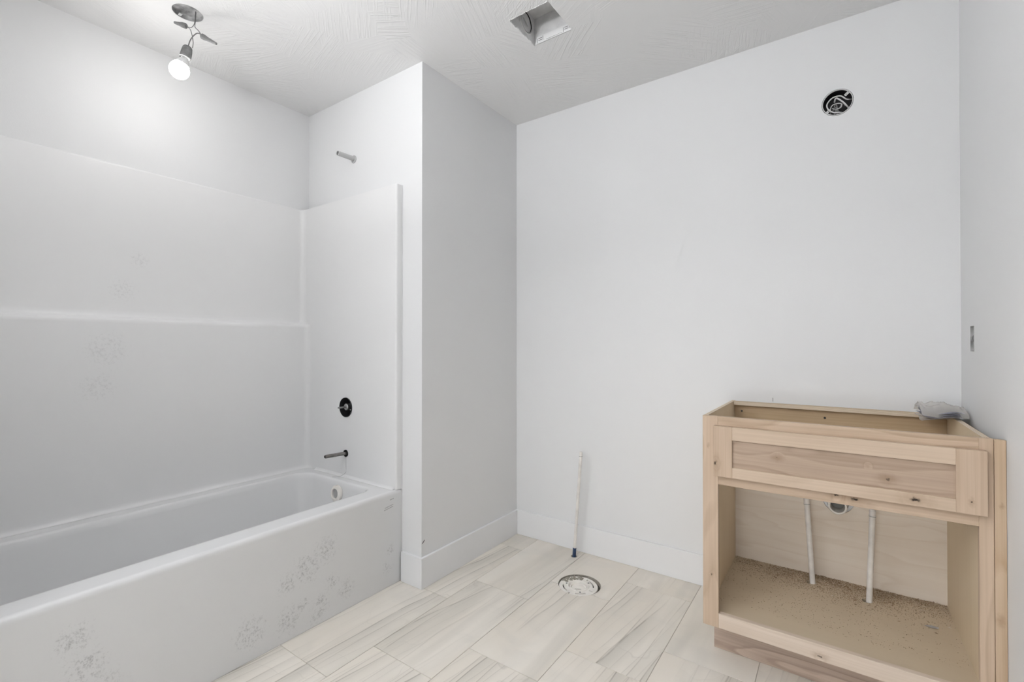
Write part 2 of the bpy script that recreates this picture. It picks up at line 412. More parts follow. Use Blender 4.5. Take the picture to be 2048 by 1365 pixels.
# a dark tear in the corner bead, a pencil tick on the back wall
bm = bmesh.new()
vs_ = [bm.verts.new(p) for p in ((.0005, -.789, .206), (.0005, -.781, .207), (.0005, -.767, .2195), (.0005, -.773, .2195), (.004, -.782, .2115))]
for f in ((0, 1, 4), (1, 2, 4), (2, 3, 4), (3, 0, 4), (0, 3, 2, 1)): bm.faces.new([vs_[i] for i in f])
obj('torn_corner_bead', bm, M['gouge'], wc, label='dark tear in the corner bead low on the wall')
obj('pencil_mark', B(1.3688, 1.3702, -.0006, .001, .893, .909), M['gouge'], bpy.data.objects['wall_back'])

# floor: grout bed with loose-laid rows of tiles, one object each
fl = struct('floor', B(APX - .02, XR, YN, 0, -.14, -.002), M['grout'], 'floor of pale veined stone-look tiles laid lengthwise', 'floor')
cut(fl, [disc_cyl((FL.x, FL.y, -.002), (0, 0, 1), .1005, .034, 40), disc_cyl((SP.x, SP.y, -.002), (0, 0, 1), .0165, .03, 20)])
PX, PY, GAP = .3028, .6055, .0010
X0 = .1605 - PX
phase = {0: -.785, 1: -.585, 2: -.3865, 3: -.187, 4: -.590, 5: -.387, 6: -.187}
for i in range(7):
    xa, xb = X0 + PX * i, X0 + PX * (i + 1)
    j = phase[i]
    while j < 0: j += PY
    while j > YN:
        ya, yb = max(j - PY, YN), min(j, 0)
        j -= PY
        if yb - ya < .02: continue
        a, b_, c, d = max(xa + GAP, APX - .015), min(xb - GAP, XR - .001), ya + GAP, yb - GAP
        if b_ - a < .01: continue
        t = obj('tile', B(a, b_, c, d, -.0095, 0, bev=.0006), M['tile'], fl)
        # give every tile its own origin at its centre, so the veins differ from tile to tile
        ctr = Vector(((a + b_) / 2, (c + d) / 2, 0))
        t.data.transform(Matrix.Translation(-ctr)); t.location = ctr; LOC[t.name] = ctr
        holes = []
        for (hx, hy, hr) in ((FL.x, FL.y, .1005), (SP.x, SP.y, .0165)):
            if a - hr < hx < b_ + hr and c - hr < hy < d + hr: holes.append((hx, hy, hr))
        if holes: cut(t, [disc_cyl((hx, hy, 0), (0, 0, 1), hr, .03, 40) for hx, hy, hr in holes])

BH, BT = .1436, .0137
def baseboard(name, x0, x1, y0, y1, label):
    return struct(name, B(x0, x1, y0, y1, .0005, BH, bev=.0009, seg=1), M['trim'], label, 'baseboard')
baseboard('baseboard_back', 0, 1.2165, -BT, 0, 'white flat baseboard along the back wall, up to the vanity')
baseboard('baseboard_chase', 0, BT, LB - BT, -BT, 'white flat baseboard along the boxed-out wall')
baseboard('baseboard_alcove', -.1275, 0, LB - BT, LB, 'short white baseboard return beside the bathtub apron')
baseboard('baseboard_right', XR - BT, XR, BOUNCE_GAP[1] + .02, -.60, 'white baseboard along the right wall in front of the vanity')

# ------------------------------------------------------------------ bathtub
def rr(x0, x1, y0, y1, r, z, n=6):
    """rounded rectangle ring, counter-clockwise, 4*(n+1) points; r one value or four (right-near, right-far, left-far, left-near)"""
    rs = r if isinstance(r, tuple) else (r,) * 4
    out = []
    for (cx, cy, a0, q) in ((x1, y0, -90, rs[0]), (x1, y1, 0, rs[1]), (x0, y1, 90, rs[2]), (x0, y0, 180, rs[3])):
        sx = -1 if cx == x1 else 1; sy = 1 if cy == y0 else -1
        for k in range(n + 1):
            a = math.radians(a0 + 90 * k / n)
            out.append((cx + sx * q + q * math.cos(a), cy + sy * q + q * math.sin(a), z))
    return out
def loft(bm, rings, close_end=True):
    V = [[bm.verts.new(p) for p in r] for r in rings]; n = len(V[0])
    for a, b in zip(V, V[1:]):
        for k in range(n): bm.faces.new((a[k], a[(k + 1) % n], b[(k + 1) % n], b[k]))
    if close_end: bm.faces.new(V[-1])
    return V
ZR = .444
EY = -.826                                    # face of the surround's end panel
tub = thing('bathtub', 'white alcove bathtub with flat dirty apron under the surround walls', 'bathtub', TUBL)
bm = bmesh.new()
ox0, ox1, oy0, oy1 = XL + .002, APX, YT + .002, LB - .001
bx0, bx1, by0, by1 = -.802, -.244, -2.215, -.886
R4 = (.08, .055, .085, .10)
def inset(d): return tuple(max(q - d, .03) for q in R4)
rings = [rr(ox0, ox1, oy0, oy1, .003, .001), rr(ox0, ox1, oy0, oy1, .003, ZR - .022), rr(ox0, ox1, oy0, oy1, .003, ZR - .016), rr(ox0, ox1 - .0015, oy0, oy1, .003, ZR - .008),
         rr(ox0, ox1 - .006, oy0, oy1, .003, ZR - .002), rr(ox0, ox1 - .013, oy0, oy1, .003, ZR), rr(ox0, ox1 - .019, oy0, oy1, .003, ZR), rr(bx0 - .016, bx1 + .016, by0 - .016, by1 + .016, tuple(q + .016 for q in R4), ZR), rr(bx0 - .010, bx1 + .010, by0 - .010, by1 + .010, tuple(q + .01 for q in R4), ZR),
         rr(bx0 - .003, bx1 + .003, by0 - .003, by1 + .003, R4, ZR - .002), rr(bx0 + .002, bx1 - .002, by0 + .004, by1 - .002, R4, ZR - .009),
         rr(bx0 + .006, bx1 - .006, by0 + .015, by1 - .006, R4, ZR - .03), rr(bx0 + .03, bx1 - .03, by0 + .12, by1 - .035, R4, .20),
         rr(bx0 + .05, bx1 - .05, by0 + .17, by1 - .055, R4, .13), rr(bx0 + .09, bx1 - .09, by0 + .23, by1 - .10, R4, .095), rr(bx0 + .16, bx1 - .16, by0 + .32, by1 - .18, R4, .088)]
loft(bm, rings)
obj('tub_body', bm, M['tub'], tub, smooth='all')
for p in [tub.children[0].data]: p.set_sharp_from_angle(angle=math.radians(55))
ovd = Vector((0, -1, .12)).normalized()
oc = Vector((-.497, -.9035, .382))
bm = lathe(bmesh.new(), [(.024, -.004), (.024, .010), (.027, .0125), (.030, .010), (.034, .008), (.040, .006), (.042, .002), (.042, -.006)], oc, ovd, 32)
ov = obj('overflow_ring', bm, M['pvc'], tub, smooth=True, label='white round overflow ring on the inside end')
obj('overflow_hole', disc_cyl(oc + ovd * .000, ovd, .024, .002, 28), plain('overflow_shade', (.42, .42, .42), .5), ov)
rng_ = random.Random(3)                       # faded print high on the apron: three short rows of tiny strokes
pm_ = plain('faded_print', (.42, .42, .42), .5)
for (row, z0, ya, yb) in ((0, .3765, -.893, -.842), (1, .3675, -.897, -.846), (2, .404, -.862, -.842)):
    y = ya; bm = bmesh.new()
    while y < yb:
        wd = rng_.uniform(.002, .006); hh = .0042
        box(bm, APX - .0002, APX + .0003, y, y + wd, z0 + (y + .87) * .12, z0 + (y + .87) * .12 + hh); y += wd + .0016
    tag(obj('printed_line', bm, pm_, tub), kind='stuff')

# ------------------------------------------------------------------ surround walls of the tub
sur = thing('bathtub_surround', 'glossy white three-wall tub surround with a stepped ledge', 'shower surround', SURL)
XU, XLO, RC = -.931, -.884, .034
def plan(xl, ye, yn, r, n=6):
    pts = [(-.80, yn)] + [(xl + r + r * math.cos(math.radians(270 - 90 * k / n)), yn + r + r * math.sin(math.radians(270 - 90 * k / n))) for k in range(n + 1)]
    pts += [(xl + r + r * math.cos(math.radians(180 - 90 * k / n)), ye - r + r * math.sin(math.radians(180 - 90 * k / n))) for k in range(n + 1)]
    pts += [(-.80, ye)]
    return pts
YNP = -2.272
levels = [(.4445, XLO + .013, .045), (.448, XLO + .007, .040), (.453, XLO + .003, .036), (.460, XLO, .034), (.470, XLO, .034), (.80, XLO, .034), (1.236, XLO, .034), (1.246, XLO - .001, .034), (1.2535, XLO - .005, .034), (1.257, XLO - .012, .034),
          (1.2585, XLO - .020, .034), (1.260, XU + .020, .034), (1.265, XU + .009, .034), (1.276, XU + .003, .034), (1.292, XU, .034), (1.60, XU, .034), (1.914, XU, .034), (1.920, XU - .0012, .034), (1.9225, XL + .0035, .034), (1.923, XL + .0005, .034)]
bm = bmesh.new(); rows = []
for z, xl, r in levels:
    rows.append([bm.verts.new((x, y, z)) for x, y in plan(xl, EY, YNP, r)])
for a, b in zip(rows, rows[1:]):
    for k in range(len(a) - 1): bm.faces.new((a[k], b[k], b[k + 1], a[k + 1]))
obj('back_panel', bm, M['surround'], sur, smooth='all')
sur.children[0].data.set_sharp_from_angle(angle=math.radians(60))
def end_panel(y_face, y_wall, holes):
    s = 1 if y_wall > y_face else -1
    bm = bmesh.new(); pts = [(-.80, y_face)]
    for k in range(7):
        a = math.radians(90 * k / 6); rr_ = .011
        pts.append((APX - rr_ + rr_ * math.sin(a), y_face + s * (rr_ - rr_ * math.cos(a))))
    pts += [(APX, y_wall), (-.80, y_wall)]
    lo = [bm.verts.new((x, y, ZR + .0003)) for x, y in pts]; hi = [bm.verts.new((x, y, 1.923)) for x, y in pts]
    n = len(pts)
    for k in range(n): bm.faces.new((lo[k], lo[(k + 1) % n], hi[(k + 1) % n], hi[k]))
    bm.faces.new(lo[::-1]); bm.faces.new(hi)
    o = obj('end_panel', bm, M['surround'], sur)
    if holes: cut(o, holes)
    for p in o.data.polygons: p.use_smooth = True
    o.data.set_sharp_from_angle(angle=math.radians(35))
    return o
VC = Vector((-.527, EY, .812)); SPT = Vector((-.527, EY, .569))
end_panel(EY, LB - .0005, [disc_cyl((VC.x, EY, VC.z), (0, 1, 0), .0515, .06, 40), disc_cyl((SPT.x, EY, SPT.z), (0, 1, 0), .0185, .06, 28)])
end_panel(YNP, YT + .0005, [])
bm = bmesh.new()                              # cove where the end panel meets the rim
prof = [(0, .012), (.003, .006), (.007, .0025), (.013, .0006)]
ra = [[bm.verts.new((x, EY - a - .0005, ZR + h)) for a, h in prof] for x in (-.80, APX - .012)]
for k in range(3): bm.faces.new((ra[0][k], ra[0][k + 1], ra[1][k + 1], ra[1][k]))
obj('rim_cove', bm, M['surround'], sur, smooth='all')
obj('edge_strip', B(APX + .0002, APX + .0040, LB - .0030, LB - .0003, BH + .001, ZR - .001, bev=.0025, seg=2), M['trim'], tub)
obj('edge_strip', B(APX + .0002, APX + .0040, LB - .0030, LB - .0003, ZR + .0003, 1.925, bev=.0025, seg=2), M['trim'], sur, label='narrow raised strip down the outer edge of the end panel')
bm = tube(bmesh.new(), smooth_path([(SPT.x, EY - .0003, .550), (SPT.x + .0005, EY - .0003, .50), (SPT.x - .001, EY - .0005, .468), (SPT.x - .03, EY - .018, .4458), (SPT.x - .055, EY - .045, .4448)], 5), .0009, 6)
obj('water_trail', bm, plain('water_trail', (.5, .5, .5), .4), sur, label='thin grey drip line below the spout pipe')

# ------------------------------------------------------------------ plumbing stubs in the alcove
t = thing('shower_pipe', 'short white open pipe stub high on the alcove wall for the shower head', 'pipe', (-.517, LB, 2.140))
c0 = Vector((-.517, LB, 2.140)); tip = Vector((-.517, -.888, 2.1385))
dirn = (tip - c0).normalized()
L_ = (tip - c0).length
obj('pipe', lathe(bmesh.new(), [(.0125, -.04), (.0125, L_), (.0095, L_), (.0095, L_ - .05), (0, L_ - .05)], c0, dirn, 24), plain('grey_white_pvc', (.56, .56, .56), .45), t, smooth=True)
obj('pipe_bore', disc_cyl(c0 + dirn * (L_ - .028), dirn, .0093, .001, 20), M['black'], t)
obj('escutcheon', lathe(bmesh.new(), [(.0127, .0065), (.017, .0055), (.0205, .003), (.021, 0), (.0127, 0)], c0 + Vector((.001, 0, -.003)), (0, -1, 0), 24), plain('grey_ring', (.50, .50, .50), .5), t, smooth=True)

t = thing('tub_valve', 'bare chrome tub valve stem in a black round hole', 'valve', VC)
obj('valve_well', lathe(bmesh.new(), [(.0510, .006), (.0510, -.075), (0, -.075)], VC, (0, -1, 0), 40), M['black'], t, smooth=True)
cc = Vector((-.520, -.764, .815))
ca = obj('cartridge', lathe(bmesh.new(), [(.020, 0), (.020, .030), (.0175, .032), (.0175, .068), (.0145, .071), (.0, .071)], cc, (0, -1, 0), 20), M['steel'], t, smooth=True)
obj('stem', tube(bmesh.new(), [cc + Vector((0, -.069, 0)), cc + Vector((0, -.112, 0)), cc + Vector((0, -.116, 0))], [.0048, .0048, .0034], 12), M['steel'], t, smooth=True)
for a in range(3):
    q = cc + Vector((.0175 * math.cos(a * 2.1 + .9), -.045, .0175 * math.sin(a * 2.1 + .9)))
    obj('screw', lathe(bmesh.new(), [(0, .004), (.0035, .003), (.0035, -.002)], q, (math.cos(a * 2.1 + .9), 0, math.sin(a * 2.1 + .9)), 10), plain('bright_screw', (.75, .75, .75), .3, .6) if a == 0 else bpy.data.materials['bright_screw'], ca)
t = thing('spout_pipe', 'dark bare metal spout pipe sticking out of the alcove wall above the tub', 'pipe', SPT)
tp = Vector((-.527, -.950, .5745)); bs = Vector((-.527, -.77, .567))
dd = (tp - bs).normalized()
obj('pipe', lathe(bmesh.new(), [(.0092, 0), (.0092, (tp - bs).length - .004), (.0075, (tp - bs).length), (.0055, (tp - bs).length), (.0055, (tp - bs).length - .02), (0, (tp - bs).length - .02)], bs, dd, 20), M['copper'], t, smooth=True)
obj('pipe_hole', lathe(bmesh.new(), [(.0183, .004), (.0183, -.06), (0, -.06)], SPT, (0, -1, 0), 28), M['black'], t, smooth=True)

# ------------------------------------------------------------------ ceiling: junction box with a bulb hanging from its wires
jb = thing('ceiling_junction_box', 'round grey metal junction box in the ceiling above the tub', 'junction box', LIGHT)
obj('box_shell', lathe(bmesh.new(), [(.0525, .001), (.0525, .013), (.050, .016), (0, .016)], LIGHT, (0, 0, 1), 36), M['galv'], jb, smooth=True)
for (dx, dy, nm) in ((-.041, -.012, 'screw_ear'), (.036, .022, 'screw_ear')):
    o = obj(nm, B(LIGHT.x + dx - .009, LIGHT.x + dx + .009, LIGHT.y + dy - .006, LIGHT.y + dy + .006, H + .003, H + .0055, bev=.001), plain('pale_ear', (.7, .7, .7), .5) if dx < 0 else M['galv'], jb)
def hg(a, z, d=0.0):
    """a to the right along the picture plane, z world height, d away from the viewer, all from the junction box"""
    return Vector((LIGHT.x + a * .819 - d * .574, LIGHT.y + a * .574 + d * .819, z))
lamp = thing('hanging_bulb', 'lit bulb in a grey socket hanging by loose wires from the ceiling box', 'lamp', LIGHT + Vector((0, 0, -.0)))
S0, S1 = hg(.0005, 2.3455), hg(-.0085, 2.2985, -.003)
ax = (S1 - S0).normalized()
wp = [
    [hg(.024, H + .014, .01), hg(.026, 2.46, .004), hg(.025, 2.438, 0), hg(.017, 2.424, -.004), hg(.006, 2.4245, -.006), hg(-.006, 2.432, -.004)],
    [hg(.027, H + .014, .01), hg(.028, 2.46, .005), hg(.026, 2.436, .004), hg(.030, 2.4265, .004), hg(.040, 2.417, .004), hg(.050, 2.403, .003), hg(.063, 2.388, .002)],
    [hg(-.006, 2.4315, .0), hg(.006, 2.423, .004), hg(.012, 2.405, .006), hg(.016, 2.384, .006), hg(.0195, 2.366, .004), hg(.018, 2.344, .002)],
    [hg(.063, 2.3875, -.001), hg(.052, 2.398, -.003), hg(.040, 2.400, -.004), hg(.026, 2.390, -.004), hg(.012, 2.372, -.003), hg(.003, 2.346, -.002)]]
for i, p in enumerate(wp):
    obj('wire', tube(bmesh.new(), smooth_path(p, 6), (.0013 if i < 3 else .0019), 8), M['wire'], lamp, smooth='all')
for (a, b_) in ((hg(-.004, 2.4305, -.002), hg(-.052, 2.4445, -.004)), (hg(.056, 2.392, 0), hg(.116, 2.361, .002))):
    d_ = (b_ - a); l_ = d_.length
    obj('wire_nut', lathe(bmesh.new(), [(0, 0), (.0085, 0), (.0105, .003), (.0100, .016), (.0080, .024), (.0052, l_ - .006), (.0045, l_ - .001), (0, l_)], a, d_, 14), M['nut'], lamp, smooth=True)
so = obj('socket', lathe(bmesh.new(), [(0, -.003), (.013, -.003), (.0165, .002), (.0185, .016), (.0200, .040), (.0195, .046), (.016, .046)], S0, ax, 24), M['socket'], lamp, smooth=True, label='dark grey lamp socket')
obj('socket_rim', lathe(bmesh.new(), [(.0196, 0), (.0212, .0006), (.0212, .0028), (.0196, .0034)], S0 + ax * .044, ax, 28), plain('bright_rim', (.8, .8, .8), .4), so, smooth=True)
bm = bmesh.new()
ax2 = (ax + Vector((-.10, -.07, 0)) + Vector((.574, -.819, 0)) * .10).normalized()
C0 = S0 + ax * .046
obj('bulb_collar', lathe(bm, [(.013, 0), (.0135, .004), (.0160, .010), (.0225, .024), (.0262, .031)], C0, ax2, 28), M['led'], lamp, smooth=True)
em, nt, N, L, b = new_mat('lit_globe'); b.inputs['Base Color'].default_value = (.9, .9, .9, 1)
b.inputs['Emission Color'].default_value = (1.0, .985, .965, 1); b.inputs['Emission Strength'].default_value = BULB
gl = []
for k in range(0, 13):
    a = math.radians(48 - k * (138 / 12)); gl.append((max(.0345 * math.cos(a), 0) if k < 12 else 0, .057 - .0345 * math.sin(a)))
obj('bulb_globe', lathe(bmesh.new(), gl, C0, ax2, 32), em, lamp, smooth='all', label='white glowing globe')

# ------------------------------------------------------------------ exhaust fan housing in the ceiling
fan = thing('exhaust_fan_housing', 'open square metal fan housing set in the ceiling', 'fan housing', ((VX0 + VX1) / 2, (VY0 + VY1) / 2, H))
T = .0012
px0, px1, py0, py1 = VX0 + .0015, VX1 - .0015, VY0 + .0015, VY1 - .0015
sidew = obj('port_side', B(px0, px0 + T, py0, py1, H + .002, VZ), M['fanpaint'], fan)
PC = Vector((VX0, -.652, H + .066))
cut(sidew, [disc_cyl((px0, PC.y, PC.z), (1, 0, 0), .042, .01, 36)])
obj('housing_side', B(px1 - T, px1, py0, py1, H + .002, VZ), M['fanpaint'], fan)
obj('housing_side', B(px0, px1, py0, py0 + T, H + .002, VZ), M['fanpaint'], fan)
obj('housing_side', B(px0, px1, py1 - T, py1, H + .002, VZ), M['fanpaint'], fan)
obj('housing_top', B(px0, px1, py0, py1, VZ, VZ + T), M['fanpaint'], fan)
po = obj('duct_port', lathe(bmesh.new(), [(.042, -.004), (.0445, -.004), (.0445, .003), (.047, .004), (.049, .0015), (.049, -.0005)], Vector((px0 + T, PC.y, PC.z)), (1, 0, 0), 36), M['fanpaint'], fan, smooth=True)
obj('duct_throat', lathe(bmesh.new(), [(.0415, .002), (.0415, -.05), (0, -.05)], Vector((px0 + T, PC.y, PC.z)), (1, 0, 0), 36), M['dark'], po, smooth=True)
obj('damper_flap', disc_cyl((px0 - .012, PC.y + .004, PC.z + .012), (1, .45, .75), .030, .0008, 28, .95), M['fanpaint'], po)
obj('cable', tube(bmesh.new(), smooth_path([(px0 + .002, -.735, H + .10), (px0 + .012, -.728, H + .085), (px0 + .010, -.715, H + .06), (px0 + .004, -.705, H + .040)], 5), .003, 8), M['wirew'], fan, smooth='all')
obj('knockout', disc_cyl((px0 + .0014, -.725, H + .072), (1, 0, 0), .012, .0006, 20), M['black'], fan)
# pale bent flange along the far side, with slots and clips
obj('mounting_flange', B(px0 + .010, px1 - .002, py1 - .0042, py1 - .0026, H - .001, H + .030), M['fanflange'], fan)
fo = fan.children[-1]
for xs in (.520, .650):
    for zz in (.012, .020):
        obj('slot', B(xs, xs + .018, py1 - .0046, py1 - .0041, H + zz - .0012, H + zz + .0008), M['black'], fo)
    obj('slot', B(xs - .006, xs - .0045, py1 - .0046, py1 - .0041, H + .002, H + .022), M['black'], fo)
    obj('slot', B(xs + .022, xs + .0235, py1 - .0046, py1 - .0041, H + .008, H + .026), M['black'], fo)
obj('slot', B(.560, .640, py1 - .0046, py1 - .0041, H + .0035, H + .0045), M['black'], fo)
obj('corner_tab', B(px1 - .020, px1 - .002, py1 - .014, py1 - .0045, H + .028, H + .0295), M['fanflange'], fan)
# torn drywall paper edge round the near sides of the opening
rng_ = random.Random(11)
bm = bmesh.new()
y = VY0
while y < VY1 - .01:
    l_ = rng_.uniform(.006, .016); d_ = rng_.uniform(.001, .006)
    box(bm, VX0 - .001, VX0 + d_, y, min(y + l_, VY1), H - .0012, H + .004); y += l_ + rng_.uniform(0, .006)
x = VX0
while x < VX1 - .01:
    l_ = rng_.uniform(.006, .018); d_ = rng_.uniform(.0005, .004)
    box(bm, x, min(x + l_, VX1), VY0 - .001, VY0 + d_, H - .0012, H + .004); x += l_ + rng_.uniform(0, .006)
tag(obj('ragged_edge', bm, M['ceiling'], ce), kind='stuff')

# ------------------------------------------------------------------ round wall box above the vanity
wb = thing('wall_junction_box', 'black round electrical box with coiled white wires above the vanity', 'junction box', SC)
obj('box_shell', lathe(bmesh.new(), [(.0505, .001), (.0525, .001), (.0525, -.055), (.0505, -.055), (.0505, .001)][1:3] + [(.050, -.058), (0, -.058)], SC, (0, -1, 0), 40), M['black'], wb, smooth=True)
obj('box_rim', lathe(bmesh.new(), [(.0500, .0008), (.0528, .0008), (.0528, -.003), (.0500, -.003)], SC, (0, -1, 0), 40), M['wirew'], wb, smooth=True, label='thin pale rim')
def wall_pt(a, z, d): return SC + Vector((a, d, z))
loops = [([(.048, .012, .03), (.030, .010, .012), (.010, .028, .010), (-.018, .026, .008), (-.036, .004, .008), (-.030, -.020, .008), (-.010, -.036, .010), (.012, -.040, .014), (.022, -.044, .03)], .0026),
         ([(.040, -.026, .03), (.032, -.020, .010), (.016, .002, .006), (-.004, .022, .008), (-.010, .016, .03)], .0030),
         ([(-.024, -.026, .035), (-.024, -.012, .020), (-.016, .000, .016), (.002, .002, .016), (.014, -.004, .016), (.012, -.016, .018), (-.004, -.018, .022), (-.018, -.008, .03)], .0018)]
for p, r in loops:
    obj('wire_loop', tube(bmesh.new(), smooth_path([wall_pt(a, z, d) for a, z, d in p], 7), r, 10), M['wirew'], wb, smooth='all')
rng_ = random.Random(5)
for k in range(7):
    a, z = rng_.uniform(-.02, .026), rng_.uniform(-.036, -.004)
    pts = [wall_pt(a, z, .03), wall_pt(a + rng_.uniform(-.012, .012), z + rng_.uniform(-.01, .012), .022), wall_pt(a + rng_.uniform(-.014, .014), z + rng_.uniform(-.012, .012), .034)]
    obj('bare_wire', tube(bmesh.new(), smooth_path(pts, 4), .0022, 8), plain('dull_wire', (.33, .33, .33), .5) if k == 0 else bpy.data.materials['dull_wire'], wb, smooth='all')
for s in (1, -1):
    c1 = SC + Vector((s * .034, .004, s * .030))
    R_ = Matrix.Rotation(-.72, 4, 'Y')
    bm = B(-.012, .012, -.0015, .0015, -.005, .005, bev=.0008)
    bmesh.ops.transform(bm, matrix=Matrix.Translation(c1) @ R_, verts=bm.verts[:])
    ear = obj('screw_ear', bm, M['wirew'], wb)
    for q in (-.006, .005):
        obj('screw_hole', disc_cyl(c1 + R_ @ Vector((q, -.0018, 0)), (0, 1, 0), .0017, .0004, 10), M['black'], ear)

# ------------------------------------------------------------------ outlet box in the right wall
ob = thing('outlet_box', 'small grey metal electrical box in the right wall seen edge-on', 'outlet box', (XR, OB[0], OB[1]))
y0, y1, z0, z1 = OB[0] - .0255, OB[0] + .0255, OB[1] - .0425, OB[1] + .0425
bm = bmesh.new()
box(bm, XR + .045, XR + .047, y0, y1, z0, z1)
for (a, b_, c, d) in ((y0, y0 + .002, z0, z1), (y1 - .002, y1, z0, z1), (y0, y1, z0, z0 + .002), (y0, y1, z1 - .002, z1)):
    box(bm, XR - .0004, XR + .046, a, b_, c, d)
obj('box_shell', bm, M['galv'], ob)
obj('device_bracket', B(XR + .004, XR + .006, OB[0] - .010, OB[0] + .006, z0 + .002, z1 - .002, bev=.0005), plain('bracket', (.7, .7, .7), .5, .1), ob)
bm = bmesh.new(); tube(bm, smooth_path([(XR + .03, OB[0] - .012, z1 - .01), (XR + .008, OB[0] + .012, OB[1] + .012), (XR + .006, OB[0] + .004, OB[1] - .008), (XR + .03, OB[0] - .01, z0 + .012)], 6), .003, 8)
obj('cable', bm, M['wire'], ob, smooth='all')

# ------------------------------------------------------------------ vanity cabinet
VAN = Vector((1.58, -.28, 0))
van = thing('vanity_cabinet', 'unfinished knotty wood vanity cabinet without top or doors', 'vanity', VAN)
kn = lambda *a: [(x - VAN.x, y - VAN.y, z - VAN.z, r) for x, y, z, r in a]
Lt, Dk = (.66, .515, .388), (.475, .35, .245)
W_railX = make_wood('wood_rail', 'X', Lt, Dk, kn((1.647, -.559, .668, .011), (1.600, -.559, .672, .008)), ring=7)
W_railB = make_wood('wood_bottom_rail', 'X', (.77, .655, .55), (.63, .51, .405), kn((1.556, -.559, .150, .007)), ring=6, figure=.7)
W_stile = make_wood('wood_stile', 'Z', Lt, Dk, kn((1.222, -.559, .780, .003), (1.232, -.559, .32, .004)), ring=6, figure=.7)
W_drS = make_wood('wood_front_stile', 'Z', (.65, .51, .388), (.495, .365, .26), kn((1.250, -.578, .725, .010), (1.905, -.578, .715, .004)), ring=5, figure=.6, streak=.45)
W_drR = make_wood('wood_front_rail', 'X', (.71, .57, .442), (.56, .43, .315), kn((1.786, -.578, .698, .013)), ring=5, figure=.6)
W_pan = make_wood('wood_front_panel', 'X', (.545, .42, .325), (.375, .275, .20), kn((1.725, -.565, .745, .010), (1.440, -.565, .770, .008), (1.68, -.565, .778, .005)), ring=9, figure=.9)
W_toe = make_wood('wood_toe_kick', 'X', (.66, .53, .44), (.42, .32, .255), (), ring=9, figure=1.3)
W_fil = make_wood('wood_filler', 'Z', (.66, .515, .375), (.50, .36, .235), kn((1.962, -.563, .40, .006), (1.966, -.563, .71, .003)), ring=6, streak=.5)
W_ply = make_wood('birch_ply', 'X', (.93, .845, .74), (.82, .71, .59), (), ring=8, figure=.8, streak=.15)
W_in = make_wood('birch_ply_side', 'Z', (.80, .665, .49), (.72, .58, .40), (), ring=3, figure=.3, streak=.2)
W_flr = make_wood('cabinet_floor', 'X', (.66, .55, .405), (.59, .48, .345), (), ring=3, figure=.25, streak=.1)
W_in_b = make_wood('stretcher_ply', 'X', (.70, .56, .40), (.55, .41, .26), (), ring=4, figure=.4)
def ply_edge(axis, n, off, th):
    m, nt, N, L, b = new_mat('ply_edge')
    tc = N.new('ShaderNodeTexCoord'); sx = N.new('ShaderNodeSeparateXYZ'); L.new(tc.outputs['Object'], sx.inputs[0])
    r = N.new('ShaderNodeValToRGB'); r.color_ramp.interpolation = 'CONSTANT'
    q = math_node(N, L, 'FRACT', math_node(N, L, 'MULTIPLY', math_node(N, L, 'SUBTRACT', sx.outputs[axis], off), n / th))
    L.new(q, r.inputs['Fac']); r.color_ramp.elements[0].color = (.80, .69, .55, 1); r.color_ramp.elements[1].color = (.58, .45, .32, 1); r.color_ramp.elements[1].position = .7
    L.new(r.outputs['Color'], b.inputs['Base Color']); b.inputs['Roughness'].default_value = .7
    return m
X0c, X1c, ZT, ZB = 1.2025, 1.9515, .888, .135
YF, YB = -.559, -.540                         # face frame front and back
bv = dict(bev=.0009)
ZFL = .180
obj('face_stile', B(X0c, 1.2545, YF, YB, ZB, ZT, **bv), W_stile, van)
obj('face_stile', B(1.9222, X1c, YF, YB, ZB, ZT, **bv), W_stile, van)
obj('top_rail', B(1.2545, 1.9222, YF + .0002, YB, .838, ZT - .0002, **bv), W_railX, van)
obj('middle_rail', B(1.2545, 1.9222, YF + .0002, YB, .645, .692, **bv), W_railX, van)
obj('bottom_rail', B(1.2545, 1.9222, YF + .0002, YB, ZB + .0002, .187, **bv), W_railB, van, label='pale bottom rail of the face frame')
obj('filler_strip', B(1.9522, XR - .0006, YF - .002, YF + .014, .002, ZT - .001, **bv), W_fil, van, label='darker filler strip between cabinet and right wall')
for x0, x1 in ((1.2045, 1.2190), (1.9330, 1.9475)):
    s = obj('side_panel', B(x0, x1, YB, -.003, ZB + .001, ZT - .0005), W_in, van)
    obj('ply_edge', B(x0, x1, YB + .0005, -.0032, ZT - .0006, ZT + .0002), ply_edge(0, 3, x0 - VAN.x, x1 - x0), s)
bp_ = obj('back_panel', B(1.2190, 1.9330, -.011, -.003, ZB + .01, ZT - .002), W_ply, van, label='pale birch plywood back with an oval pipe cut-out')
DR = Vector((1.602, -.011, .490))
cut(bp_, [lathe(bmesh.new(), [(0, -.03), (.054, -.03), (.054, .03), (0, .03)], Vector((1.604, -.007, .508)), (0, 1, 0), 36)])
cf = obj('cabinet_floor', B(1.2190, 1.9330, YB, -.011, ZFL - .012, ZFL), W_flr, van, label='dusty tan cabinet floor')
P1, P1t, P2, P2t = Vector((1.518, -.096, ZFL)), Vector((1.498, -.096, .516)), Vector((1.698, -.137, ZFL)), Vector((1.7098, -.137, .523))
cut(cf, [disc_cyl((P1.x - .006, P1.y, ZFL), (0, 0, 1), .0165, .03, 24), disc_cyl((P2.x - .006, P2.y, ZFL), (0, 0, 1), .0165, .03, 24)])
st = obj('back_stretcher', B(1.2195, 1.9325, -.044, -.0115, .8725, ZT - .0004), W_in_b, van)
obj('ply_edge', B(1.2195, 1.9325, -.0446, -.0438, .8725, ZT - .0006), ply_edge(2, 4, .8725, .015), st)
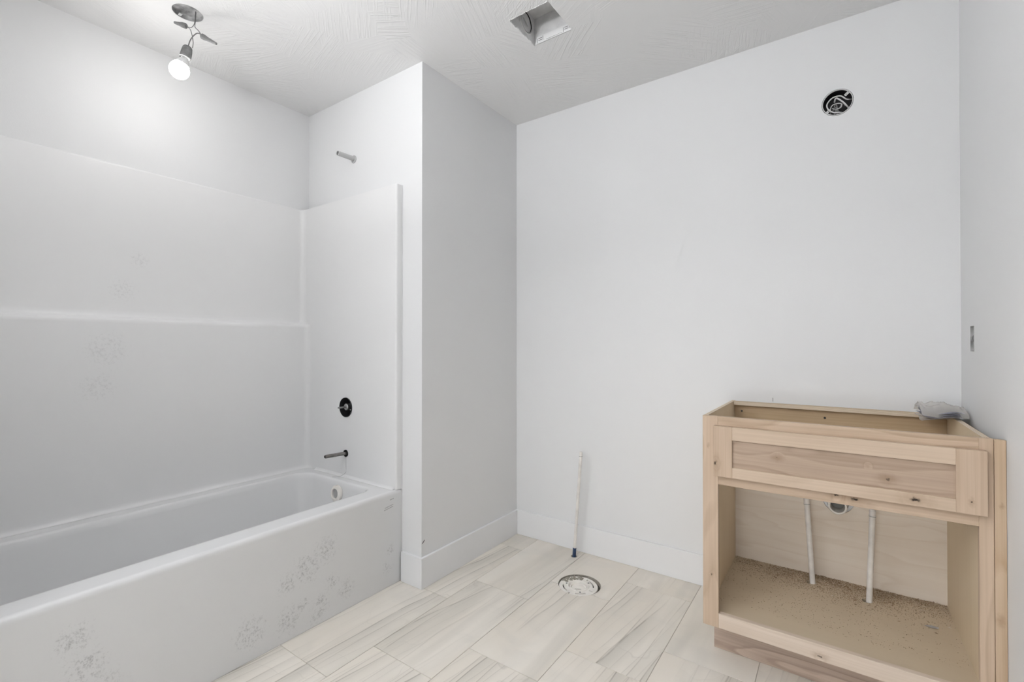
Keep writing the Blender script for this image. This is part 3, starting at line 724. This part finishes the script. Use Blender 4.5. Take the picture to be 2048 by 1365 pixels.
obj('hanging_rail', B(1.2195, 1.9325, -.0255, -.0115, .770, .8724), make_wood('wood_hanging_rail', 'X', (.60, .455, .295), (.46, .33, .20), (), ring=4, figure=.5), van, label='golden brown hanging rail along the back')
for xs, zs in ((1.249, .845), (1.560, .841)):
    obj('screw', lathe(bmesh.new(), [(0, .0015), (.004, .001), (.0045, 0)], Vector((xs, -.0257, zs)), (0, -1, 0), 12), M['black'], van)
obj('toe_kick', B(1.2180, 1.9500, -.4535, -.4375, .0008, ZB - .0005, **bv), W_toe, van, label='darker recessed toe-kick board')
for x0, x1 in ((1.2185, 1.2330), (1.9345, 1.9490)):
    obj('base_side', B(x0, x1, -.4375, -.016, .0008, ZB + .0005), W_in, van)
# false drawer front: shaker frame with a recessed panel
fd, fb = -.5785, -.5593
df = obj('drawer_front', B(1.298, 1.882, fd + .0085, fb - .004, .704, .818), W_pan, van, label='shaker false drawer front with a browner knotty panel')
obj('front_stile', B(1.2425, 1.3035, fd, fb, .6790, .8560, **bv), W_drS, df)
obj('front_stile', B(1.8735, 1.9365, fd, fb, .6790, .8560, **bv), W_drS, df)
obj('front_rail', B(1.3035, 1.8735, fd + .0001, fb, .8105, .8558, **bv), W_drR, df)
obj('front_rail', B(1.3035, 1.8735, fd + .0001, fb, .6792, .7160, **bv), W_drR, df)

# ------------------------------------------------------------------ pipes
def stub(name, label, a, b_, r, group=None, sleeve=None):
    t = thing(name, label, 'pipe', a, group)
    d_ = (b_ - a); l_ = d_.length
    obj('pipe', lathe(bmesh.new(), [(0, -.05), (r, -.05), (r, l_ - .002), (0, l_ - .002)], a, d_, 18), M['pex'], t, smooth=True)
    cp = obj('pipe_cap', lathe(bmesh.new(), [(r * .98, l_ - .026), (r * 1.12, l_ - .0255), (r * 1.12, l_ - .017), (r * 1.02, l_ - .0165), (r * 1.05, l_ - .010), (r * 1.12, l_ - .008), (r * 1.08, l_), (r * .7, l_ + .0025), (0, l_ + .003)], a, d_, 18), M['pex'], t, smooth=True)
    obj('crimp_mark', lathe(bmesh.new(), [(r * 1.135, l_ - .0225), (r * 1.135, l_ - .0205)], a, d_, 18), M['steel'], cp)
    if sleeve:
        obj('blue_sleeve', lathe(bmesh.new(), [(r * 1.0, -.01), (r * 1.18, -.01), (r * 1.18, sleeve), (r * 1.0, sleeve + .001)], a, d_, 18), M['blue'], t, smooth=True, label='dark blue sleeve at the foot')
    return t
stub('supply_pipe', 'white capped supply pipe left of the drain in the vanity', P1, P1t, .0098)
stub('supply_pipe', 'white capped supply pipe right of the drain in the vanity', P2, P2t, .0098)
stub('supply_pipe', 'thin white capped pipe rising from the floor by the back wall', SP, Vector((.474, -.081, .566)), .0080, sleeve=.045)
sph = bpy.data.objects['supply_pipe.002']
obj('floor_hole', disc_cyl((SP.x, SP.y, -.012), (0, 0, 1), .0163, .001, 20), M['dark'], sph)

t = thing('drain_pipe', 'open white drain pipe poking through the vanity back', 'pipe', DR)
obj('pipe', lathe(bmesh.new(), [(.0245, -.05), (.0245, .036), (.0265, .038), (.0300, .038), (.0320, .036), (.0320, .020), (.0285, .018), (.0285, -.05)], DR, (0, -1, 0), 32), M['pvc'], t, smooth=True)
obj('pipe_throat', disc_cyl(DR + Vector((0, .030, 0)), (0, 1, 0), .0243, .001, 28), plain('pipe_inside', (.33, .33, .31), .5), t)
obj('collar', lathe(bmesh.new(), [(.0288, .004), (.0345, .003), (.0350, -.002), (.0288, -.002)], DR + Vector((0, .0095, .002)), (0, -1, 0), 32), M['pvc'], t, smooth=True)

# ------------------------------------------------------------------ closet flange in its floor hole
FZ = -.0045
cfl = thing('toilet_flange', 'white plastic toilet flange sunk in a round floor hole', 'flange', (FL.x, FL.y, 0))
FC = Vector((FL.x - .003, FL.y - .0065, FZ))
bm = lathe(bmesh.new(), [(.047, -.006), (.047, 0), (.0905, 0), (.092, -.002), (.092, -.008), (.047, -.008), (.047, -.006)], FC, (0, 0, 1), 48)
fr_ = obj('flange_ring', bm, M['pvc'], cfl)
def arc_box(a0, a1, r0, r1):
    bm = bmesh.new(); n = 8; pr = []
    for k in range(n + 1):
        a = math.radians(a0 + (a1 - a0) * k / n)
        pr.append([bm.verts.new((FC.x + r * math.cos(a), FC.y + r * math.sin(a), FC.z + z)) for r, z in ((r0, -.02), (r1, -.02), (r1, .02), (r0, .02))])
    for a, b_ in zip(pr, pr[1:]):
        for k in range(4): bm.faces.new((a[k], a[(k + 1) % 4], b_[(k + 1) % 4], b_[k]))
    bm.faces.new(pr[0][::-1]); bm.faces.new(pr[-1]); return bm
cut(fr_, [arc_box(200, 250, .068, .074), arc_box(285, 325, .066, .075), arc_box(20, 70, .068, .074), arc_box(105, 150, .068, .075), arc_box(262, 268, .074, .095), arc_box(350, 354, .060, .080), arc_box(172, 176, .060, .080), arc_box(78, 84, .070, .08)])
obj('flange_hub', lathe(bmesh.new(), [(.052, -.010), (.052, .0005), (.050, .0030), (.0475, .0030), (.0455, 0), (.044, -.007), (.041, -.010), (.0405, -.004), (.036, -.0035), (.034, -.012), (0, -.0125)], FC, (0, 0, 1), 40), M['pvc'], cfl, smooth=True)
bm = bmesh.new()
for (a, b_) in (((-.012, -.012), (.016, -.002)), ((-.002, -.020), (.014, -.018))):
    p, q = FC + Vector((a[0], a[1], -.0122)), FC + Vector((b_[0], b_[1], -.0122)); tube(bm, [p, q], .0012, 6)
obj('knockout_scores', bm, plain('score_line', (.30, .27, .24), .7), cfl)
for ang in (60, 190, 305):
    a = math.radians(ang)
    obj('screw', lathe(bmesh.new(), [(0, .003), (.004, .002), (.0045, 0)], FC + Vector((.058 * math.cos(a), .058 * math.sin(a), 0)), (0, 0, 1), 10), M['steel'], cfl)
obj('grey_mortar', lathe(bmesh.new(), [(.1, -.0195), (0, -.0195)], (FL.x, FL.y, 0), (0, 0, 1), 40), M['subfloor'], cfl, label='rough grey-brown subfloor round the flange')
rng_ = random.Random(2)
bm = bmesh.new()
for k in range(90):                           # crumbs of mortar on the back left of the ring
    a = math.radians(rng_.uniform(100, 178)); r_ = rng_.uniform(.058, .094)
    p = FC + Vector((r_ * math.cos(a), r_ * math.sin(a), .0005)); s_ = rng_.uniform(.003, .008)
    g = bmesh.ops.create_icosphere(bm, subdivisions=1, radius=1)['verts']
    bmesh.ops.scale(bm, vec=(s_, s_ * rng_.uniform(.6, 1), .0016), verts=g); bmesh.ops.translate(bm, vec=p, verts=g)
tag(obj('mortar_crumbs', bm, plain('mortar', (.36, .335, .28), .9), cfl, smooth='all'), kind='stuff')

# ------------------------------------------------------------------ bag of hardware and papers on the back corner of the vanity
bag = thing('plastic_bag', 'crumpled clear plastic bag with folded papers on the vanity corner', 'bag', (1.90, -.12, ZT + .001))
pm, nt, N, L, b = new_mat('clear_plastic')
b.inputs['Base Color'].default_value = (.80, .76, .71, 1); b.inputs['Roughness'].default_value = .22
tr = N.new('ShaderNodeBsdfTransparent'); mx = N.new('ShaderNodeMixShader'); mx.inputs[0].default_value = .55
out = N['Material Output']; L.new(tr.outputs[0], mx.inputs[1]); L.new(b.outputs[0], mx.inputs[2]); L.new(mx.outputs[0], out.inputs['Surface'])
import mathutils.noise as mn
def bag_sheet(z_of, nx=34, ny=20, seed=0.0, flare=1.0):
    bm = bmesh.new(); g = []
    for i in range(nx + 1):
        u = i / nx; col_ = []
        for j in range(ny + 1):
            v = j / ny
            # the open mouth at the left, the gathered end towards the wall corner at the right
            wd = .105 * (1 - .25 * u) ; cx = 1.838 + u * .130; cy = -.150 + u * .055 + (v - .5) * wd * 2 * .85
            n = mn.noise(Vector((u * 4 + seed, v * 3.2, seed))) * .5 + mn.noise(Vector((u * 9, v * 9 + seed, 2))) * .3 + mn.noise(Vector((u * 19, v * 7, seed))) * .15
            col_.append(bm.verts.new((min(cx + n * .010, 1.9735), min(cy + n * .012, -.006), z_of(u, v, n))))
        g.append(col_)
    for i in range(nx):
        for j in range(ny): bm.faces.new((g[i][j], g[i + 1][j], g[i + 1][j + 1], g[i][j + 1]))
    return bm
env = lambda v: max(0.0, 1 - (2 * v - 1) ** 4)
obj('bag_top', bag_sheet(lambda u, v, n: ZT + .005 + (.030 + .010 * math.sin(u * 3.4) + n * .022) * env(v) + .012 * (1 - u) ** 3, seed=1.3), pm, bag, smooth='all')
obj('bag_bottom', bag_sheet(lambda u, v, n: ZT + .0022 + abs(n) * .006 * env(v) + (-.006 * (1 - u) ** 4 if v < .35 else 0), seed=1.3), pm, bag, smooth='all')
for (zo, rot, cx_, cy_, bend) in ((.009, .10, 1.893, -.150, .010), (.015, .02, 1.895, -.146, .016), (.020, -.06, 1.897, -.142, .006), (.024, .14, 1.900, -.135, .010)):
    bm = bmesh.new(); g = []
    for i in range(9):
        row = []
        for j in range(5):
            u, v = i / 8 - .5, j / 4 - .5
            p = Vector((u * .098, v * .130, ZT + zo + bend * (.5 - u) * .8 * (v + .2) + .003 * math.sin(u * 7)))
            p.x, p.y = cx_ + p.x * math.cos(rot) - p.y * math.sin(rot), cy_ + p.x * math.sin(rot) + p.y * math.cos(rot)
            row.append(bm.verts.new(p))
        g.append(row)
    for i in range(8):
        for j in range(4): bm.faces.new((g[i][j], g[i + 1][j], g[i + 1][j + 1], g[i][j + 1]))
    bmesh.ops.solidify(bm, geom=bm.faces[:], thickness=.0008)
    obj('paper', bm, M['paper'], bag, smooth=True)

# ------------------------------------------------------------------ sawdust and chips on the cabinet floor
rng_ = random.Random(21)
cols = [(.30, .20, .115), (.42, .30, .185), (.20, .13, .075), (.72, .60, .45), (.80, .74, .66)]
sm = [plain('sawdust', c, .9) for c in cols]
sm[0].name = 'sawdust'
bm = bmesh.new()
def flake(x, y, z, l_, w_, ang, mi, tilt):
    d = Vector((math.cos(ang), math.sin(ang), tilt)); n = Vector((-math.sin(ang), math.cos(ang), rng_.uniform(-.3, .3)))
    c = Vector((x, y, z)); h = Vector((0, 0, w_ * .5))
    p = [bm.verts.new(c + d * l_ * a + n * w_ * e + h * q) for a, e, q in ((-.5, 0, 0), (0, -.5, .0), (.5, 0, 0), (0, .5, .0), (0, 0, 1))]
    for f in ((0, 1, 4), (1, 2, 4), (2, 3, 4), (3, 0, 4)): bm.faces.new([p[i] for i in f]).material_index = mi
def keep_out(x, y):
    return any((x - q.x + .004) ** 2 + (y - q.y) ** 2 < .0165 ** 2 for q in (P1, P2))
n = 0
while n < 17000:
    x = rng_.gauss(1.60, .17) if rng_.random() < .8 else rng_.uniform(1.225, 1.93)
    y = -.013 - abs(rng_.gauss(0, .075)) if rng_.random() < .92 else rng_.uniform(-.45, -.013)
    if not (1.222 < x < 1.930 and -.50 < y < -.012) or keep_out(x, y): continue
    dens = .5 + .5 * mn.noise(Vector((x * 14, y * 16, 0))) + .35 * mn.noise(Vector((x * 40, y * 40, 3)))
    if rng_.random() > dens * 1.25: continue
    near = max(0, 1 + (y + .012) / .09)
    mi = rng_.choices(range(5), (4, 5, 3.2, 1.6, .25))[0]
    s_ = rng_.uniform(.0014, .0050) * (1.3 if mi == 3 else 1)
    flake(x, y, ZFL + .0002 + rng_.random() * .005 * near * max(0, dens), s_, s_ * rng_.uniform(.25, .7), rng_.uniform(0, PI), mi, rng_.uniform(-.25, .25)); n += 1
for k in range(150):                          # larger splinters, fewer towards the front
    x, y = rng_.uniform(1.23, 1.925), -.015 - abs(rng_.gauss(0, .17))
    if y < -.5 or keep_out(x, y): continue
    l_ = rng_.uniform(.005, .013); flake(x, y, ZFL + .001, l_, l_ * rng_.uniform(.12, .3), rng_.uniform(0, PI), rng_.choice((2, 3, 3, 4, 1, 0)), 0)
me = bpy.data.meshes.new('sawdust')
bmesh.ops.translate(bm, verts=bm.verts[:], vec=(-1.58, .1, -ZFL)); bm.to_mesh(me); bm.free()
for m_ in sm: me.materials.append(m_)
sd = bpy.data.objects.new('sawdust', me); COL.objects.link(sd); sd.location = (1.58, -.1, ZFL)
tag(sd, 'brown sawdust and wood chips scattered over the cabinet floor', 'sawdust', kind='stuff')
bm = bmesh.new()
v5 = [bm.verts.new((1.864 + a, -.219 + b_, ZFL + c)) for a, b_, c in ((-.020, -.004, .0030), (-.004, -.010, .0032), (.016, -.006, .0030), (.019, .006, .0038), (.002, .008, .0042), (-.010, .005, .0036))]
bm.faces.new(v5); bmesh.ops.solidify(bm, geom=bm.faces[:], thickness=.0009)
tag(obj('paper_scrap', bm, M['scrap'], None, loc=(1.864, -.219, ZFL)), 'white flat scrap lying in the sawdust at the right of the cabinet floor', 'scrap')
